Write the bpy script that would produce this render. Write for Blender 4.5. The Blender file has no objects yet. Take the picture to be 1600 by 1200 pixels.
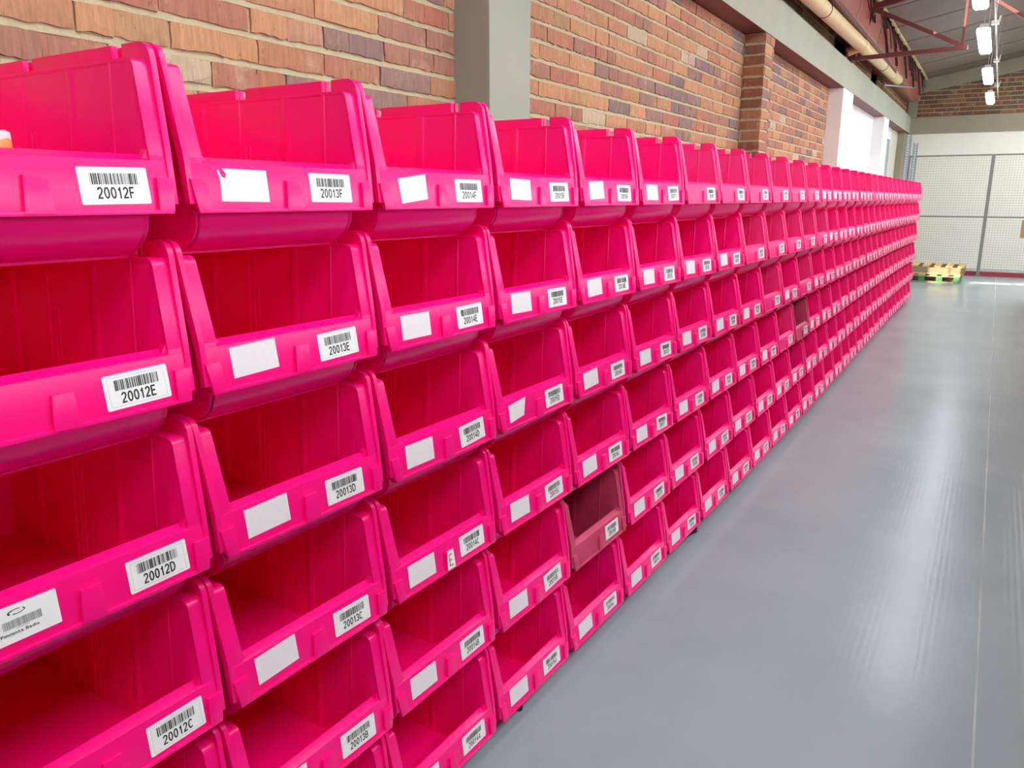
import bpy, bmesh, math, random
import numpy as np
from mathutils import Vector, Matrix, noise
C = bpy.context.scene.collection
PI = math.pi
W = 0.41                     # spacing of the bins along the row (m)
EYE = 1.45058                # height of the camera

# ---------------------------------------------------------------- camera
cam_d = bpy.data.cameras.new('camera'); cam = bpy.data.objects.new('camera', cam_d); C.objects.link(cam)
bpy.context.scene.camera = cam
cam_d.sensor_fit = 'HORIZONTAL'; cam_d.sensor_width = 36.0; cam_d.lens = 1233.288 / 1600 * 36
cam_d.clip_start = 0.02; cam_d.clip_end = 200
YAW, PITCH, ROLL = 0.541165, -0.2326125, 0.0021171
fwd = Vector((-math.sin(YAW) * math.cos(PITCH), math.cos(YAW) * math.cos(PITCH), math.sin(PITCH)))
rt = Vector((math.cos(YAW), math.sin(YAW), 0)); up = rt.cross(fwd)
rt2 = rt * math.cos(ROLL) + up * math.sin(ROLL); up2 = -rt * math.sin(ROLL) + up * math.cos(ROLL)
M = Matrix((rt2, up2, -fwd)).transposed().to_4x4(); M.translation = Vector((0, 0, EYE))
cam.matrix_world = M

# ---------------------------------------------------------------- view, world, sun
sc = bpy.context.scene
sc.view_settings.view_transform = 'Standard'; sc.view_settings.look = 'None'
sc.view_settings.gamma = 1.0; sc.view_settings.use_curve_mapping = False
sc.view_settings.exposure = 0.0
sc.cycles.max_bounces = 10; sc.cycles.diffuse_bounces = 9; sc.cycles.glossy_bounces = 4
sc.cycles.caustics_reflective = False; sc.cycles.caustics_refractive = False
sc.cycles.sample_clamp_indirect = 6.0
world = bpy.data.worlds.new('World'); sc.world = world; world.use_nodes = True
wn = world.node_tree; bg = wn.nodes['Background']
bg.inputs[0].default_value = (0.93, 0.97, 1.0, 1); bg.inputs[1].default_value = 5.6
sun_d = bpy.data.lights.new('sun', 'SUN'); sun = bpy.data.objects.new('sun', sun_d); C.objects.link(sun)
sun_d.energy = 15; sun_d.angle = math.radians(0.6); sun_d.color = (1.0, 0.86, 0.66)
sun.rotation_euler = Vector((0.0, -1.30, 1.0)).to_track_quat('Z', 'Y').to_euler()

# ---------------------------------------------------------------- materials
def rgb(r, g, b):
    f = lambda c: (c / 255 / 12.92) if c / 255 <= 0.04045 else ((c / 255 + 0.055) / 1.055) ** 2.4
    return (f(r), f(g), f(b), 1)
def mat(name, col, rough=0.5, metal=0.0, spec=0.5, noise_amt=0.0, nscale=8, bump=0.0, bscale=60, emit=None, estr=0, stretch=None, col2=None, coat=0):
    m = bpy.data.materials.new(name); m.use_nodes = True; t = m.node_tree; p = t.nodes['Principled BSDF']
    p.inputs['Base Color'].default_value = col; p.inputs['Roughness'].default_value = rough
    p.inputs['Metallic'].default_value = metal; p.inputs['Specular IOR Level'].default_value = spec
    if coat: p.inputs['Coat Weight'].default_value = coat
    if emit: p.inputs['Emission Color'].default_value = emit; p.inputs['Emission Strength'].default_value = estr
    tc = None
    def coords():
        nonlocal tc
        if tc is None:
            g = t.nodes.new('ShaderNodeTexCoord'); mp = t.nodes.new('ShaderNodeMapping')
            t.links.new(g.outputs['Object'], mp.inputs[0])
            if stretch: mp.inputs['Scale'].default_value = stretch
            tc = mp
        return tc.outputs[0]
    if noise_amt or col2:
        n = t.nodes.new('ShaderNodeTexNoise'); n.inputs['Scale'].default_value = nscale; n.inputs['Detail'].default_value = 6
        t.links.new(coords(), n.inputs['Vector'])
        rp = t.nodes.new('ShaderNodeValToRGB'); t.links.new(n.outputs[0], rp.inputs[0])
        c2 = col2 or tuple(max(0, c * (1 - noise_amt)) for c in col[:3]) + (1,)
        rp.color_ramp.elements[0].position = 0.3; rp.color_ramp.elements[0].color = c2
        rp.color_ramp.elements[1].position = 0.7; rp.color_ramp.elements[1].color = col
        t.links.new(rp.outputs[0], p.inputs['Base Color'])
    if bump:
        n = t.nodes.new('ShaderNodeTexNoise'); n.inputs['Scale'].default_value = bscale; n.inputs['Detail'].default_value = 5
        t.links.new(coords(), n.inputs['Vector'])
        b = t.nodes.new('ShaderNodeBump'); b.inputs['Strength'].default_value = bump; b.inputs['Distance'].default_value = 0.01
        t.links.new(n.outputs[0], b.inputs['Height']); t.links.new(b.outputs[0], p.inputs['Normal'])
    return m

PINK = (0.985, 0.0030, 0.225, 1)
m_pink = mat('pink_plastic', PINK, rough=0.29, spec=0.42)
m_worn = mat('worn_pink_plastic', (0.95, 0.007, 0.225, 1), rough=0.40, spec=0.45, nscale=14, col2=(0.93, 0.03, 0.24, 1))
m_dull = mat('dull_pink_plastic', (0.60, 0.065, 0.16, 1), rough=0.5, spec=0.4, nscale=12, col2=(0.52, 0.035, 0.11, 1))
m_paper = mat('white_label_paper', rgb(240, 240, 244), rough=0.55)
m_blank = mat('blank_label_paper', rgb(232, 226, 234), rough=0.6, noise_amt=0.04, nscale=120)
m_ink = mat('black_ink', rgb(28, 28, 30), rough=0.5)
m_grayink = mat('grey_ink', rgb(110, 110, 112), rough=0.5)
m_orange_ink = mat('orange_ink', rgb(205, 95, 60), rough=0.5)
m_col = mat('grey_painted_concrete', rgb(164, 170, 156), rough=0.7, noise_amt=0.07, nscale=3.0, bump=0.25, bscale=14)
m_beam = mat('grey_green_concrete', rgb(174, 176, 160), rough=0.75, noise_amt=0.14, nscale=2.2, bump=0.3, bscale=12)
m_beamfar = mat('brownish_grey_paint', rgb(160, 152, 132), rough=0.75, noise_amt=0.08, nscale=2)  # brownish grey of its own, for the far concrete and plain walls
m_maroon = mat('maroon_paint', rgb(122, 62, 58), rough=0.5, noise_amt=0.12, nscale=4)
m_gutter = mat('maroon_sheet_metal', rgb(164, 82, 70), rough=0.38, noise_amt=0.18, nscale=3)
m_steel_red = mat('dark_red_steel', rgb(104, 44, 42), rough=0.5, noise_amt=0.2, nscale=9)
m_white = mat('white_plaster', rgb(248, 246, 247), rough=0.75, noise_amt=0.05, nscale=2.5)
m_cream = mat('cream_plaster', rgb(226, 222, 206), rough=0.8, noise_amt=0.04, nscale=2)
m_farwhite = mat('far_white_plaster', rgb(244, 240, 230), rough=0.8, noise_amt=0.03, nscale=1.5)
m_pvc = mat('cream_pvc_pipe', rgb(232, 204, 150), rough=0.35, noise_amt=0.08, nscale=5)
m_dark = mat('dark_iron', rgb(66, 40, 38), rough=0.6)
m_galv = mat('galvanised_steel', rgb(176, 190, 202), rough=0.38, metal=0.6, noise_amt=0.15, nscale=20)
m_wire = mat('grey_wire', rgb(160, 158, 150), rough=0.5, metal=0.2)
m_post = mat('grey_post_paint', rgb(128, 126, 120), rough=0.5)
m_kerb = mat('pink_red_kerb_paint', rgb(176, 62, 84), rough=0.6, noise_amt=0.15, nscale=5)
m_wood = mat('pale_pallet_wood', rgb(206, 178, 122), rough=0.75, noise_amt=0.25, nscale=6, stretch=(1, 8, 8), bump=0.2)
m_wood2 = mat('weathered_pallet_wood', rgb(150, 132, 100), rough=0.8, noise_amt=0.3, nscale=6, stretch=(1, 8, 8), bump=0.2)
m_green = mat('green_painted_wood', rgb(62, 128, 72), rough=0.7, noise_amt=0.2, nscale=10)
m_roof = mat('brown_grey_roof_sheet', rgb(124, 108, 98), rough=0.6, noise_amt=0.16, nscale=1.2, stretch=(0.4, 3, 1))
m_foam = mat('foam_with_daylight', rgb(226, 206, 150), rough=0.8, noise_amt=0.3, nscale=30)
m_rubber = mat('black_rubber', rgb(26, 22, 22), rough=0.55)
m_card = mat('brown_cardboard', rgb(172, 134, 88), rough=0.8, noise_amt=0.12, nscale=10)
m_conduit = mat('white_plastic_conduit', rgb(186, 180, 172), rough=0.5)
m_tube = mat('lit_diffuser', (1, 1, 1, 1), emit=(0.86, 0.95, 1.0, 1), estr=24)
m_fix = mat('white_lamp_housing', rgb(220, 222, 224), rough=0.4)
m_bagblue = mat('light_blue_film', rgb(120, 195, 225), rough=0.25)
m_bagorange = mat('orange_film', rgb(240, 150, 90), rough=0.25)
m_bagwhite = mat('white_pink_film', rgb(250, 205, 215), rough=0.25)
m_glass = mat('blue_grey_glass', rgb(176, 196, 204), rough=0.3)

def brick_material():
    m = bpy.data.materials.new('fired_clay_brick'); m.use_nodes = True; t = m.node_tree; p = t.nodes['Principled BSDF']
    p.inputs['Roughness'].default_value = 0.85; p.inputs['Specular IOR Level'].default_value = 0.25
    a = t.nodes.new('ShaderNodeAttribute'); a.attribute_name = 'brick_tone'
    g = t.nodes.new('ShaderNodeTexCoord'); mp = t.nodes.new('ShaderNodeMapping')
    mp.inputs['Scale'].default_value = (9, 9, 1.2); t.links.new(g.outputs['Object'], mp.inputs[0])
    n = t.nodes.new('ShaderNodeTexNoise'); n.inputs['Scale'].default_value = 7; n.inputs['Detail'].default_value = 8; n.inputs['Roughness'].default_value = 0.65
    t.links.new(mp.outputs[0], n.inputs['Vector'])
    r = t.nodes.new('ShaderNodeMapRange'); r.inputs[1].default_value = 0.25; r.inputs[2].default_value = 0.75
    r.inputs[3].default_value = 0.70; r.inputs[4].default_value = 1.2; t.links.new(n.outputs[0], r.inputs[0])
    mx = t.nodes.new('ShaderNodeVectorMath'); mx.operation = 'SCALE'
    t.links.new(a.outputs['Color'], mx.inputs[0]); t.links.new(r.outputs[0], mx.inputs['Scale'])
    # pale mortar smears in patches
    n2 = t.nodes.new('ShaderNodeTexNoise'); n2.inputs['Scale'].default_value = 7; n2.inputs['Detail'].default_value = 8; n2.inputs['Roughness'].default_value = 0.7
    t.links.new(g.outputs['Object'], n2.inputs['Vector'])
    r2 = t.nodes.new('ShaderNodeMapRange'); r2.inputs[1].default_value = 0.56; r2.inputs[2].default_value = 0.74; r2.inputs[3].default_value = 0; r2.inputs[4].default_value = 0.75
    t.links.new(n2.outputs[0], r2.inputs[0])
    mix = t.nodes.new('ShaderNodeMix'); mix.data_type = 'RGBA'
    t.links.new(r2.outputs[0], mix.inputs[0]); t.links.new(mx.outputs[0], mix.inputs[6]); mix.inputs[7].default_value = rgb(205, 190, 160)
    n4 = t.nodes.new('ShaderNodeTexNoise'); n4.inputs['Scale'].default_value = 26; n4.inputs['Detail'].default_value = 7; n4.inputs['Roughness'].default_value = 0.7
    mp4 = t.nodes.new('ShaderNodeMapping'); mp4.inputs['Scale'].default_value = (1.6, 1.6, 0.8); t.links.new(g.outputs['Object'], mp4.inputs[0]); t.links.new(mp4.outputs[0], n4.inputs['Vector'])
    r4 = t.nodes.new('ShaderNodeMapRange'); r4.inputs[1].default_value = 0.62; r4.inputs[2].default_value = 0.70; r4.inputs[3].default_value = 0; r4.inputs[4].default_value = 0.8
    t.links.new(n4.outputs[0], r4.inputs[0])
    mix4 = t.nodes.new('ShaderNodeMix'); mix4.data_type = 'RGBA'; t.links.new(r4.outputs[0], mix4.inputs[0])
    t.links.new(mix.outputs[2], mix4.inputs[6]); mix4.inputs[7].default_value = rgb(132, 66, 42)
    t.links.new(mix4.outputs[2], p.inputs['Base Color'])
    b = t.nodes.new('ShaderNodeBump'); b.inputs['Strength'].default_value = 0.8; b.inputs['Distance'].default_value = 0.006
    n3 = t.nodes.new('ShaderNodeTexNoise'); n3.inputs['Scale'].default_value = 14; n3.inputs['Detail'].default_value = 8
    t.links.new(mp.outputs[0], n3.inputs['Vector']); t.links.new(n3.outputs[0], b.inputs['Height'])
    t.links.new(b.outputs[0], p.inputs['Normal'])
    return m
m_brick = brick_material()
m_mortar = mat('cement_mortar', rgb(200, 188, 156), rough=0.95, noise_amt=0.12, nscale=30, bump=0.5, bscale=60)

def floor_material():
    m = bpy.data.materials.new('grey_epoxy_floor'); m.use_nodes = True; t = m.node_tree; p = t.nodes['Principled BSDF']
    g = t.nodes.new('ShaderNodeTexCoord')
    n = t.nodes.new('ShaderNodeTexNoise'); n.inputs['Scale'].default_value = 1.3; n.inputs['Detail'].default_value = 7; n.inputs['Roughness'].default_value = 0.6
    t.links.new(g.outputs['Object'], n.inputs['Vector'])
    rp = t.nodes.new('ShaderNodeValToRGB'); t.links.new(n.outputs[0], rp.inputs[0])
    rp.color_ramp.elements[0].position = 0.3; rp.color_ramp.elements[0].color = rgb(138, 156, 163)
    rp.color_ramp.elements[1].position = 0.7; rp.color_ramp.elements[1].color = rgb(150, 166, 173)
    # small dark specks of dirt
    v = t.nodes.new('ShaderNodeTexVoronoi'); v.inputs['Scale'].default_value = 5.0; t.links.new(g.outputs['Object'], v.inputs['Vector'])
    n2 = t.nodes.new('ShaderNodeTexNoise'); n2.inputs['Scale'].default_value = 0.9; t.links.new(g.outputs['Object'], n2.inputs['Vector'])
    ml = t.nodes.new('ShaderNodeMath'); ml.operation = 'LESS_THAN'; ml.inputs[1].default_value = 0.018; t.links.new(v.outputs['Distance'], ml.inputs[0])
    mg = t.nodes.new('ShaderNodeMath'); mg.operation = 'GREATER_THAN'; mg.inputs[1].default_value = 0.55; t.links.new(n2.outputs[0], mg.inputs[0])
    mm = t.nodes.new('ShaderNodeMath'); mm.operation = 'MULTIPLY'; t.links.new(ml.outputs[0], mm.inputs[0]); t.links.new(mg.outputs[0], mm.inputs[1])
    mix = t.nodes.new('ShaderNodeMix'); mix.data_type = 'RGBA'; t.links.new(mm.outputs[0], mix.inputs[0])
    t.links.new(rp.outputs[0], mix.inputs[6]); mix.inputs[7].default_value = rgb(70, 72, 76)
    t.links.new(mix.outputs[2], p.inputs['Base Color'])
    rr = t.nodes.new('ShaderNodeMapRange'); rr.inputs[3].default_value = 0.20; rr.inputs[4].default_value = 0.30
    t.links.new(n.outputs[0], rr.inputs[0]); t.links.new(rr.outputs[0], p.inputs['Roughness'])
    p.inputs['Specular IOR Level'].default_value = 0.5
    w = t.nodes.new('ShaderNodeTexWave'); w.bands_direction = 'X'; w.inputs['Scale'].default_value = 14; w.inputs['Distortion'].default_value = 0.15
    t.links.new(g.outputs['Object'], w.inputs['Vector'])
    n3 = t.nodes.new('ShaderNodeTexNoise'); n3.inputs['Scale'].default_value = 5; n3.inputs['Detail'].default_value = 4; t.links.new(g.outputs['Object'], n3.inputs['Vector'])
    ad = t.nodes.new('ShaderNodeMath'); ad.operation = 'MULTIPLY_ADD'; ad.inputs[1].default_value = 0.12
    t.links.new(w.outputs[0], ad.inputs[0]); t.links.new(n3.outputs[0], ad.inputs[2])
    b = t.nodes.new('ShaderNodeBump'); b.inputs['Strength'].default_value = 0.10; b.inputs['Distance'].default_value = 0.01
    t.links.new(ad.outputs[0], b.inputs['Height']); t.links.new(b.outputs[0], p.inputs['Normal'])
    return m
m_floor = floor_material()

# ---------------------------------------------------------------- mesh helper
class MB:
    def __init__(s): s.v = []; s.f = []; s.m = []; s.tone = []
    def poly(s, pts, mi=0, tone=None):
        b = len(s.v); s.v += [tuple(p) for p in pts]; s.f.append(tuple(range(b, b + len(pts)))); s.m.append(mi)
        if tone is not None: s.tone += [tone] * len(pts)
    def mesh(s, v, f, mi=0):
        b = len(s.v); s.v += [tuple(p) for p in v]
        for q in f: s.f.append(tuple(i + b for i in q)); s.m.append(mi)
    def box(s, x0, x1, y0, y1, z0, z1, mi=0):
        v = [(x, y, z) for x in (x0, x1) for y in (y0, y1) for z in (z0, z1)]
        s.mesh(v, [(0, 1, 3, 2), (4, 6, 7, 5), (0, 4, 5, 1), (2, 3, 7, 6), (0, 2, 6, 4), (1, 5, 7, 3)], mi)
    def prism(s, xz, y0, y1, mi=0, flip=False):          # polygon in x,z swept along y
        n = len(xz); v = [(x, y0, z) for x, z in xz] + [(x, y1, z) for x, z in xz]
        a = sum(xz[i][0] * xz[(i + 1) % n][1] - xz[(i + 1) % n][0] * xz[i][1] for i in range(n))
        f = [tuple(range(n)), tuple(range(2 * n - 1, n - 1, -1))] + [((i + 1) % n, i, i + n, (i + 1) % n + n) for i in range(n)]
        if (a > 0) != (y1 > y0): pass
        else: f = [q[::-1] for q in f]
        # outward orientation is settled by recalc in build
        s.mesh(v, f, mi)
    def bar(s, a, b, w, h=None, mi=0):                    # square bar between two points
        a = Vector(a); b = Vector(b); d = (b - a).normalized(); h = h or w
        u = d.cross(Vector((0, 0, 1)));
        if u.length < 1e-3: u = Vector((0, 1, 0))
        u.normalize(); q = u.cross(d)
        v = [p + u * (i * w / 2) + q * (j * h / 2) for p in (a, b) for i, j in ((-1, -1), (1, -1), (1, 1), (-1, 1))]
        s.mesh(v, [(3, 2, 1, 0), (4, 5, 6, 7)] + [(i, (i + 1) % 4, (i + 1) % 4 + 4, i + 4) for i in range(4)], mi)
    def tube(s, a, b, r, n=16, mi=0, caps=True):
        a = Vector(a); b = Vector(b); d = (b - a).normalized()
        u = d.cross(Vector((0, 0, 1)))
        if u.length < 1e-3: u = Vector((1, 0, 0))
        u.normalize(); q = u.cross(d)
        v = [p + (u * math.cos(2 * PI * i / n) + q * math.sin(2 * PI * i / n)) * r for p in (a, b) for i in range(n)]
        f = [(i, (i + 1) % n, (i + 1) % n + n, i + n) for i in range(n)]
        if caps: f += [tuple(range(n - 1, -1, -1)), tuple(range(n, 2 * n))]
        s.mesh(v, f, mi)
    def data(s, name, mats, bevel=0, smooth=None, recalc=True):
        me = bpy.data.meshes.new(name); me.from_pydata([tuple(v) for v in s.v], [], s.f)
        for m in mats: me.materials.append(m)
        me.polygons.foreach_set('material_index', s.m)
        if s.tone:
            at = me.color_attributes.new('brick_tone', 'FLOAT_COLOR', 'POINT')
            at.data.foreach_set('color', [c for t in s.tone for c in t])
        if bevel or smooth or recalc:
            bm = bmesh.new(); bm.from_mesh(me)
            if recalc: bmesh.ops.recalc_face_normals(bm, faces=bm.faces)
            if bevel:
                ed = [e for e in bm.edges if len(e.link_faces) == 2 and e.calc_face_angle(0) > 0.6]
                bmesh.ops.bevel(bm, geom=ed, offset=bevel, segments=2, profile=0.6, affect='EDGES', clamp_overlap=True)
            if smooth:
                for f in bm.faces: f.smooth = True
                for e in bm.edges:
                    if len(e.link_faces) == 2 and e.calc_face_angle(0) > smooth: e.smooth = False
            bm.to_mesh(me); bm.free()
        me.update(); return me
    def build(s, name, mats, parent=None, **k):
        if not isinstance(mats, (list, tuple)): mats = [mats]
        o = bpy.data.objects.new(name, s.data(name, mats, **k)); C.objects.link(o)
        if parent: o.parent = parent
        return o
def tag(o, label=None, cat=None, group=None, kind=None):
    if label: o['label'] = label
    if cat: o['category'] = cat
    if group: o['group'] = group
    if kind: o['kind'] = kind
    return o
def struct(o, label, cat): return tag(o, label, cat, kind='structure')
def thing(name, label, cat, loc=(0, 0, 0), group=None):
    o = bpy.data.objects.new(name, None); o.empty_display_size = 0.1; C.objects.link(o); o.location = loc
    return tag(o, label, cat, group)
def place(o, root):              # keep world coordinates while parenting to an unrotated root
    o.parent = root; o.matrix_parent_inverse = Matrix.Translation(-Vector(root.location)); return o

# ---------------------------------------------------------------- room shell
XB = -2.0; XF = -1.822; YB = -4.0; YF = 19.5; BZ0 = 2.785; BZ1 = 3.12
roofz = lambda x: 4.164 + 0.188 * x
m = MB(); m.box(-2.3, 7.2, YB - 0.2, 20.0, -0.15, 0); struct(m.build('floor', m_floor), 'smooth grey painted concrete floor of the aisle', 'floor')
m = MB(); m.box(0.115, 0.121, YB, 17.5, 0.0, 0.0006)
struct(m.build('trim_1', mat('floor_joint_filler', rgb(206, 206, 200), rough=0.5, nscale=1.6, col2=rgb(134, 148, 154))), 'thin pale joint line running along the grey floor', 'floor joint')

TONES = [((196, 146, 114), 6), ((204, 154, 118), 6), ((190, 136, 108), 5), ((184, 128, 106), 4), ((176, 128, 112), 4), ((160, 128, 118), 3), ((146, 122, 118), 2), ((204, 182, 156), 1)]
bag = [rgb(*t) for t, n in TONES for _ in range(n)]
DARKT = [rgb(*t) for t in ((140, 98, 70), (126, 84, 62), (150, 108, 78), (118, 90, 74), (134, 90, 66))]
def brick_face(mb, rnd, O, U, N, u0, u1, z0, z1, tone, fine=True):
    """one brick: a rough front with its four edges, front pushed out along N"""
    nu, nz = (8, 3) if fine else (2, 1)
    rr = lambda s: rnd.uniform(-s, s)
    tilt = rr(0.002); lift = rr(0.002)
    grid = []
    for j in range(nz + 1):
        row = []
        for i in range(nu + 1):
            a = i / nu; b = j / nz
            u = u0 + (u1 - u0) * a; z = z0 + (z1 - z0) * b; d = 0.012 + lift + tilt * (a - 0.5)
            if fine:
                if j == 0: z += abs(rr(0.0075)); d -= abs(rr(0.004))
                elif j == nz: z += rr(0.0016); d -= abs(rr(0.002))
                else: z += rr(0.006); d += rr(0.0012)
                if i in (0, nu): u += rr(0.0018); d -= 0.0015
                else: u += rr(0.004)
            row.append(O + U * u + N * d + Vector((0, 0, z)))
        grid.append(row)
    base = len(mb.v); mb.v += [tuple(p) for r in grid for p in r]
    mb.tone += [tone] * (len(grid) * (nu + 1))
    w = nu + 1
    for j in range(nz):
        for i in range(nu): mb.f.append((base + j * w + i, base + j * w + i + 1, base + (j + 1) * w + i + 1, base + (j + 1) * w + i)); mb.m.append(0)
    border = [(0, i) for i in range(nu + 1)] + [(j, nu) for j in range(1, nz + 1)] + [(nz, i) for i in range(nu - 1, -1, -1)] + [(j, 0) for j in range(nz - 1, 0, -1)]
    b2 = len(mb.v)
    for j, i in border: mb.v.append(tuple(grid[j][i] - N * 0.03)); mb.tone.append(tone)
    n = len(border)
    for k in range(n):
        j, i = border[k]; j2, i2 = border[(k + 1) % n]
        mb.f.append((base + j * w + i, b2 + k, b2 + (k + 1) % n, base + j2 * w + i2)); mb.m.append(0)
def brick_run(mb, rnd, O, U, N, ua, ub, za, zb, pitch=0.0862, fine_z=0.0, tones=None, length=0.30, offs=0, top=None):
    """brick courses with struck mortar beds between"""
    z = za; c = 0
    while z < zb - 0.02:
        z1 = min(z + pitch, zb); bt = 0.0165; u = ua - (0.15 if c % 2 else 0.0) + rnd.uniform(-0.03, 0.03) + offs
        while u < ub:
            L = length * rnd.choice((1, 1, 1, 0.86, 0.93, 1.04)); a = max(u, ua); b = min(u + L, ub)
            if b - a > 0.03 and (top is None or z1 < top((a + b) / 2)):
                tn = rnd.choice(tones or bag)
                if rnd.random() < 0.45 and b - a > 0.2:      # a long brick cracked across, the halves fired differently
                    k = a + (b - a) * rnd.uniform(0.38, 0.62); t2 = tuple(c_ * rnd.uniform(0.86, 1.1) for c_ in tn[:3]) + (1,)
                    brick_face(mb, rnd, O, U, N, a, k - 0.0012, z + bt, z1, tn, z > fine_z)
                    brick_face(mb, rnd, O, U, N, k + 0.0012, b, z + bt, z1, t2, z > fine_z)
                else: brick_face(mb, rnd, O, U, N, a, b, z + bt, z1, tn, z > fine_z)
            u += L + rnd.choice((0.005, 0.007, 0.011))
        # bed joint: flush with the brick below, recessed under the brick above
        segs = max(1, int((ub - ua) / 0.06)) if z > fine_z else (40 if top else 1)
        prev = None
        for i in range(segs + 1):
            u = ua + (ub - ua) * i / segs; j1, j2 = rnd.uniform(-0.0015, 0.0015), rnd.uniform(-0.003, 0.003)
            pts = [O + U * u + N * (-0.022) + Vector((0, 0, z + bt + 0.006)), O + U * u + N * (-0.010 + j1) + Vector((0, 0, z + bt - 0.004 + j2)),
                   O + U * u + N * (0.0105 + j1) + Vector((0, 0, z - 0.0005)), O + U * u + N * (-0.01) + Vector((0, 0, z - 0.003))]
            if prev and (top is None or z < top(u)):
                for q in range(3): mb.poly([prev[q + 1], pts[q + 1], pts[q], prev[q]], 1, (1, 1, 1, 1))
            prev = pts
        z = z1; c += 1
    # wall core behind the bricks (also fills the vertical joints)
    a = O + U * ua + N * 0.003; b = O + U * ub + N * 0.003
    za_, zb_ = Vector((0, 0, za)), Vector((0, 0, zb))
    if top: mb.poly([a + za_, b + za_, b + Vector((0, 0, top(ub))), a + Vector((0, 0, top(ua)))], 1, (1, 1, 1, 1))
    else: mb.poly([a + za_, b + za_, b + zb_, a + zb_], 1, (1, 1, 1, 1))
rnd = random.Random(5)
Y_, X_ = Vector((0, 1, 0)), Vector((1, 0, 0))
mb = MB(); O = Vector((XB - 0.012, 0, 0))
for k, (a, b) in enumerate(((YB, 2.869), (3.0, 7.2), (7.3, 11.03))):
    brick_run(mb, rnd, O, Y_, X_, a, b, 0.02, BZ0, fine_z=1.2)
mb.box(-2.3, XB - 0.02, YB, YF, 0, BZ0, 1); mb.tone += [(1, 1, 1, 1)] * 8
struct(mb.build('wall_left', [m_brick, m_mortar], recalc=False), 'rough orange and purple brick wall behind the stacked pink bins', 'brick wall')

# brick pier
mb = MB(); rnd = random.Random(9); z = 0.02
OX = Vector((XF - 0.012, 0, 0))
brick_run(mb, rnd, OX, Y_, X_, 7.13, 7.42, 0.02, BZ0, fine_z=1.2, length=0.29)
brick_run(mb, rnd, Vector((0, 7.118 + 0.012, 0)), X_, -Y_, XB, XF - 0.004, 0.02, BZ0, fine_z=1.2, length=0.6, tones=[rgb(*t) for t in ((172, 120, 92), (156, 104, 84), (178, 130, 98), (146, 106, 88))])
brick_run(mb, rnd, Vector((0, 7.42 - 0.012, 0)), X_, Y_, XB, XF - 0.004, 0.02, BZ0, fine_z=5, length=0.6)
struct(mb.build('trim_2', [m_brick, m_mortar], recalc=False), 'brick pier standing proud of the brick wall', 'brick pier')

def rough_box(name, mts, x0, x1, y0, y1, z0, z1, mi=None, bev=0.006):
    m = MB(); m.box(x0, x1, y0, y1, z0, z1); o = m.build(name, mts, bevel=bev)
    return o
struct(rough_box('trim_3', m_col, XB - 0.05, -1.833, 2.869, 3.202, 0, BZ0 + 0.01), 'grey painted concrete column in the brick wall, nearest the camera', 'column')
# long concrete beam with a maroon underside
m = MB(); m.box(-2.3, XF, YB, YF, BZ0, BZ1)
o = m.build('trim_4', [m_beam, m_maroon], bevel=0.008)
for p in o.data.polygons:
    if p.normal.z < -0.9: p.material_index = 1
struct(o, 'long grey concrete ring beam with maroon underside above the brick wall', 'beam')
# white bays
def wbox(name, mt, a, label, cat): return struct(rough_box(name, mt, *a), label, cat)
wbox('trim_5', m_white, (XB - 0.1, -1.824, 11.03, 11.81, 0, BZ0 - 0.001), 'wide white plastered pier where the brick wall ends', 'pier')
wbox('trim_6', m_white, (XB - 0.1, -1.822, 15.19, 15.84, 0, BZ0 - 0.001), 'second white plastered pier, further along the wall', 'pier')
m = MB(); m.box(-2.25, XB, 11.8, 17.25, 0, BZ0); m.box(-2.25, XB, 17.25, 17.85, 2.56, BZ0); m.box(-2.25, XB, 17.25, 17.85, 0, 0.9); m.box(-2.25, XB, 17.85, 17.95, 0, BZ0)
m.box(-2.25, XB, 17.95, YF, 0, BZ0, 1)
struct(m.build('wall_back', [m_white, m_cream]), 'white plastered wall bay beyond the brick wall', 'wall')
m = MB(); m.box(-2.016, -2.004, 17.26, 17.84, 0.91, 2.55); struct(m.build('window_1', m_glass), 'narrow blue-grey window slot in the white wall', 'window')
wbox('trim_7', m_beamfar, (XB - 0.1, -1.87, 19.05, YF, 0, BZ0 - 0.001), 'grey corner column at the far end of the aisle', 'column')

# far gable wall
m = MB(); m.box(-2.3, 7.2, YF, YF + 0.25, 0, BZ0 - 0.02)
m.box(-2.3, -1.72, YF + 0.02, YF + 0.25, BZ0 - 0.02, 4.1, 1); m.box(-1.72, -1.598, YF + 0.02, YF + 0.25, 3.7, 4.1, 1); struct(m.build('wall_far', [m_farwhite, m_beamfar]), 'white plastered far wall behind the wire mesh fence', 'wall')
m = MB(); m.box(-1.87, 7.2, YF - 0.02, YF + 0.25, 2.765, 3.10)
struct(m.build('trim_8', m_beamfar, bevel=0.006), 'grey concrete beam across the far wall', 'beam')
mb = MB(); rnd = random.Random(3)
brick_run(mb, rnd, Vector((0, YF + 0.03, 0)), X_, -Y_, -1.72, 7.2, 3.10, 5.4, fine_z=9, tones=DARKT, length=0.26, top=lambda x: roofz(x) - 0.16)
struct(mb.build('trim_9', [m_brick, m_mortar], recalc=False), 'dark brown brickwork in the gable above the far beam', 'brickwork')
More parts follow.
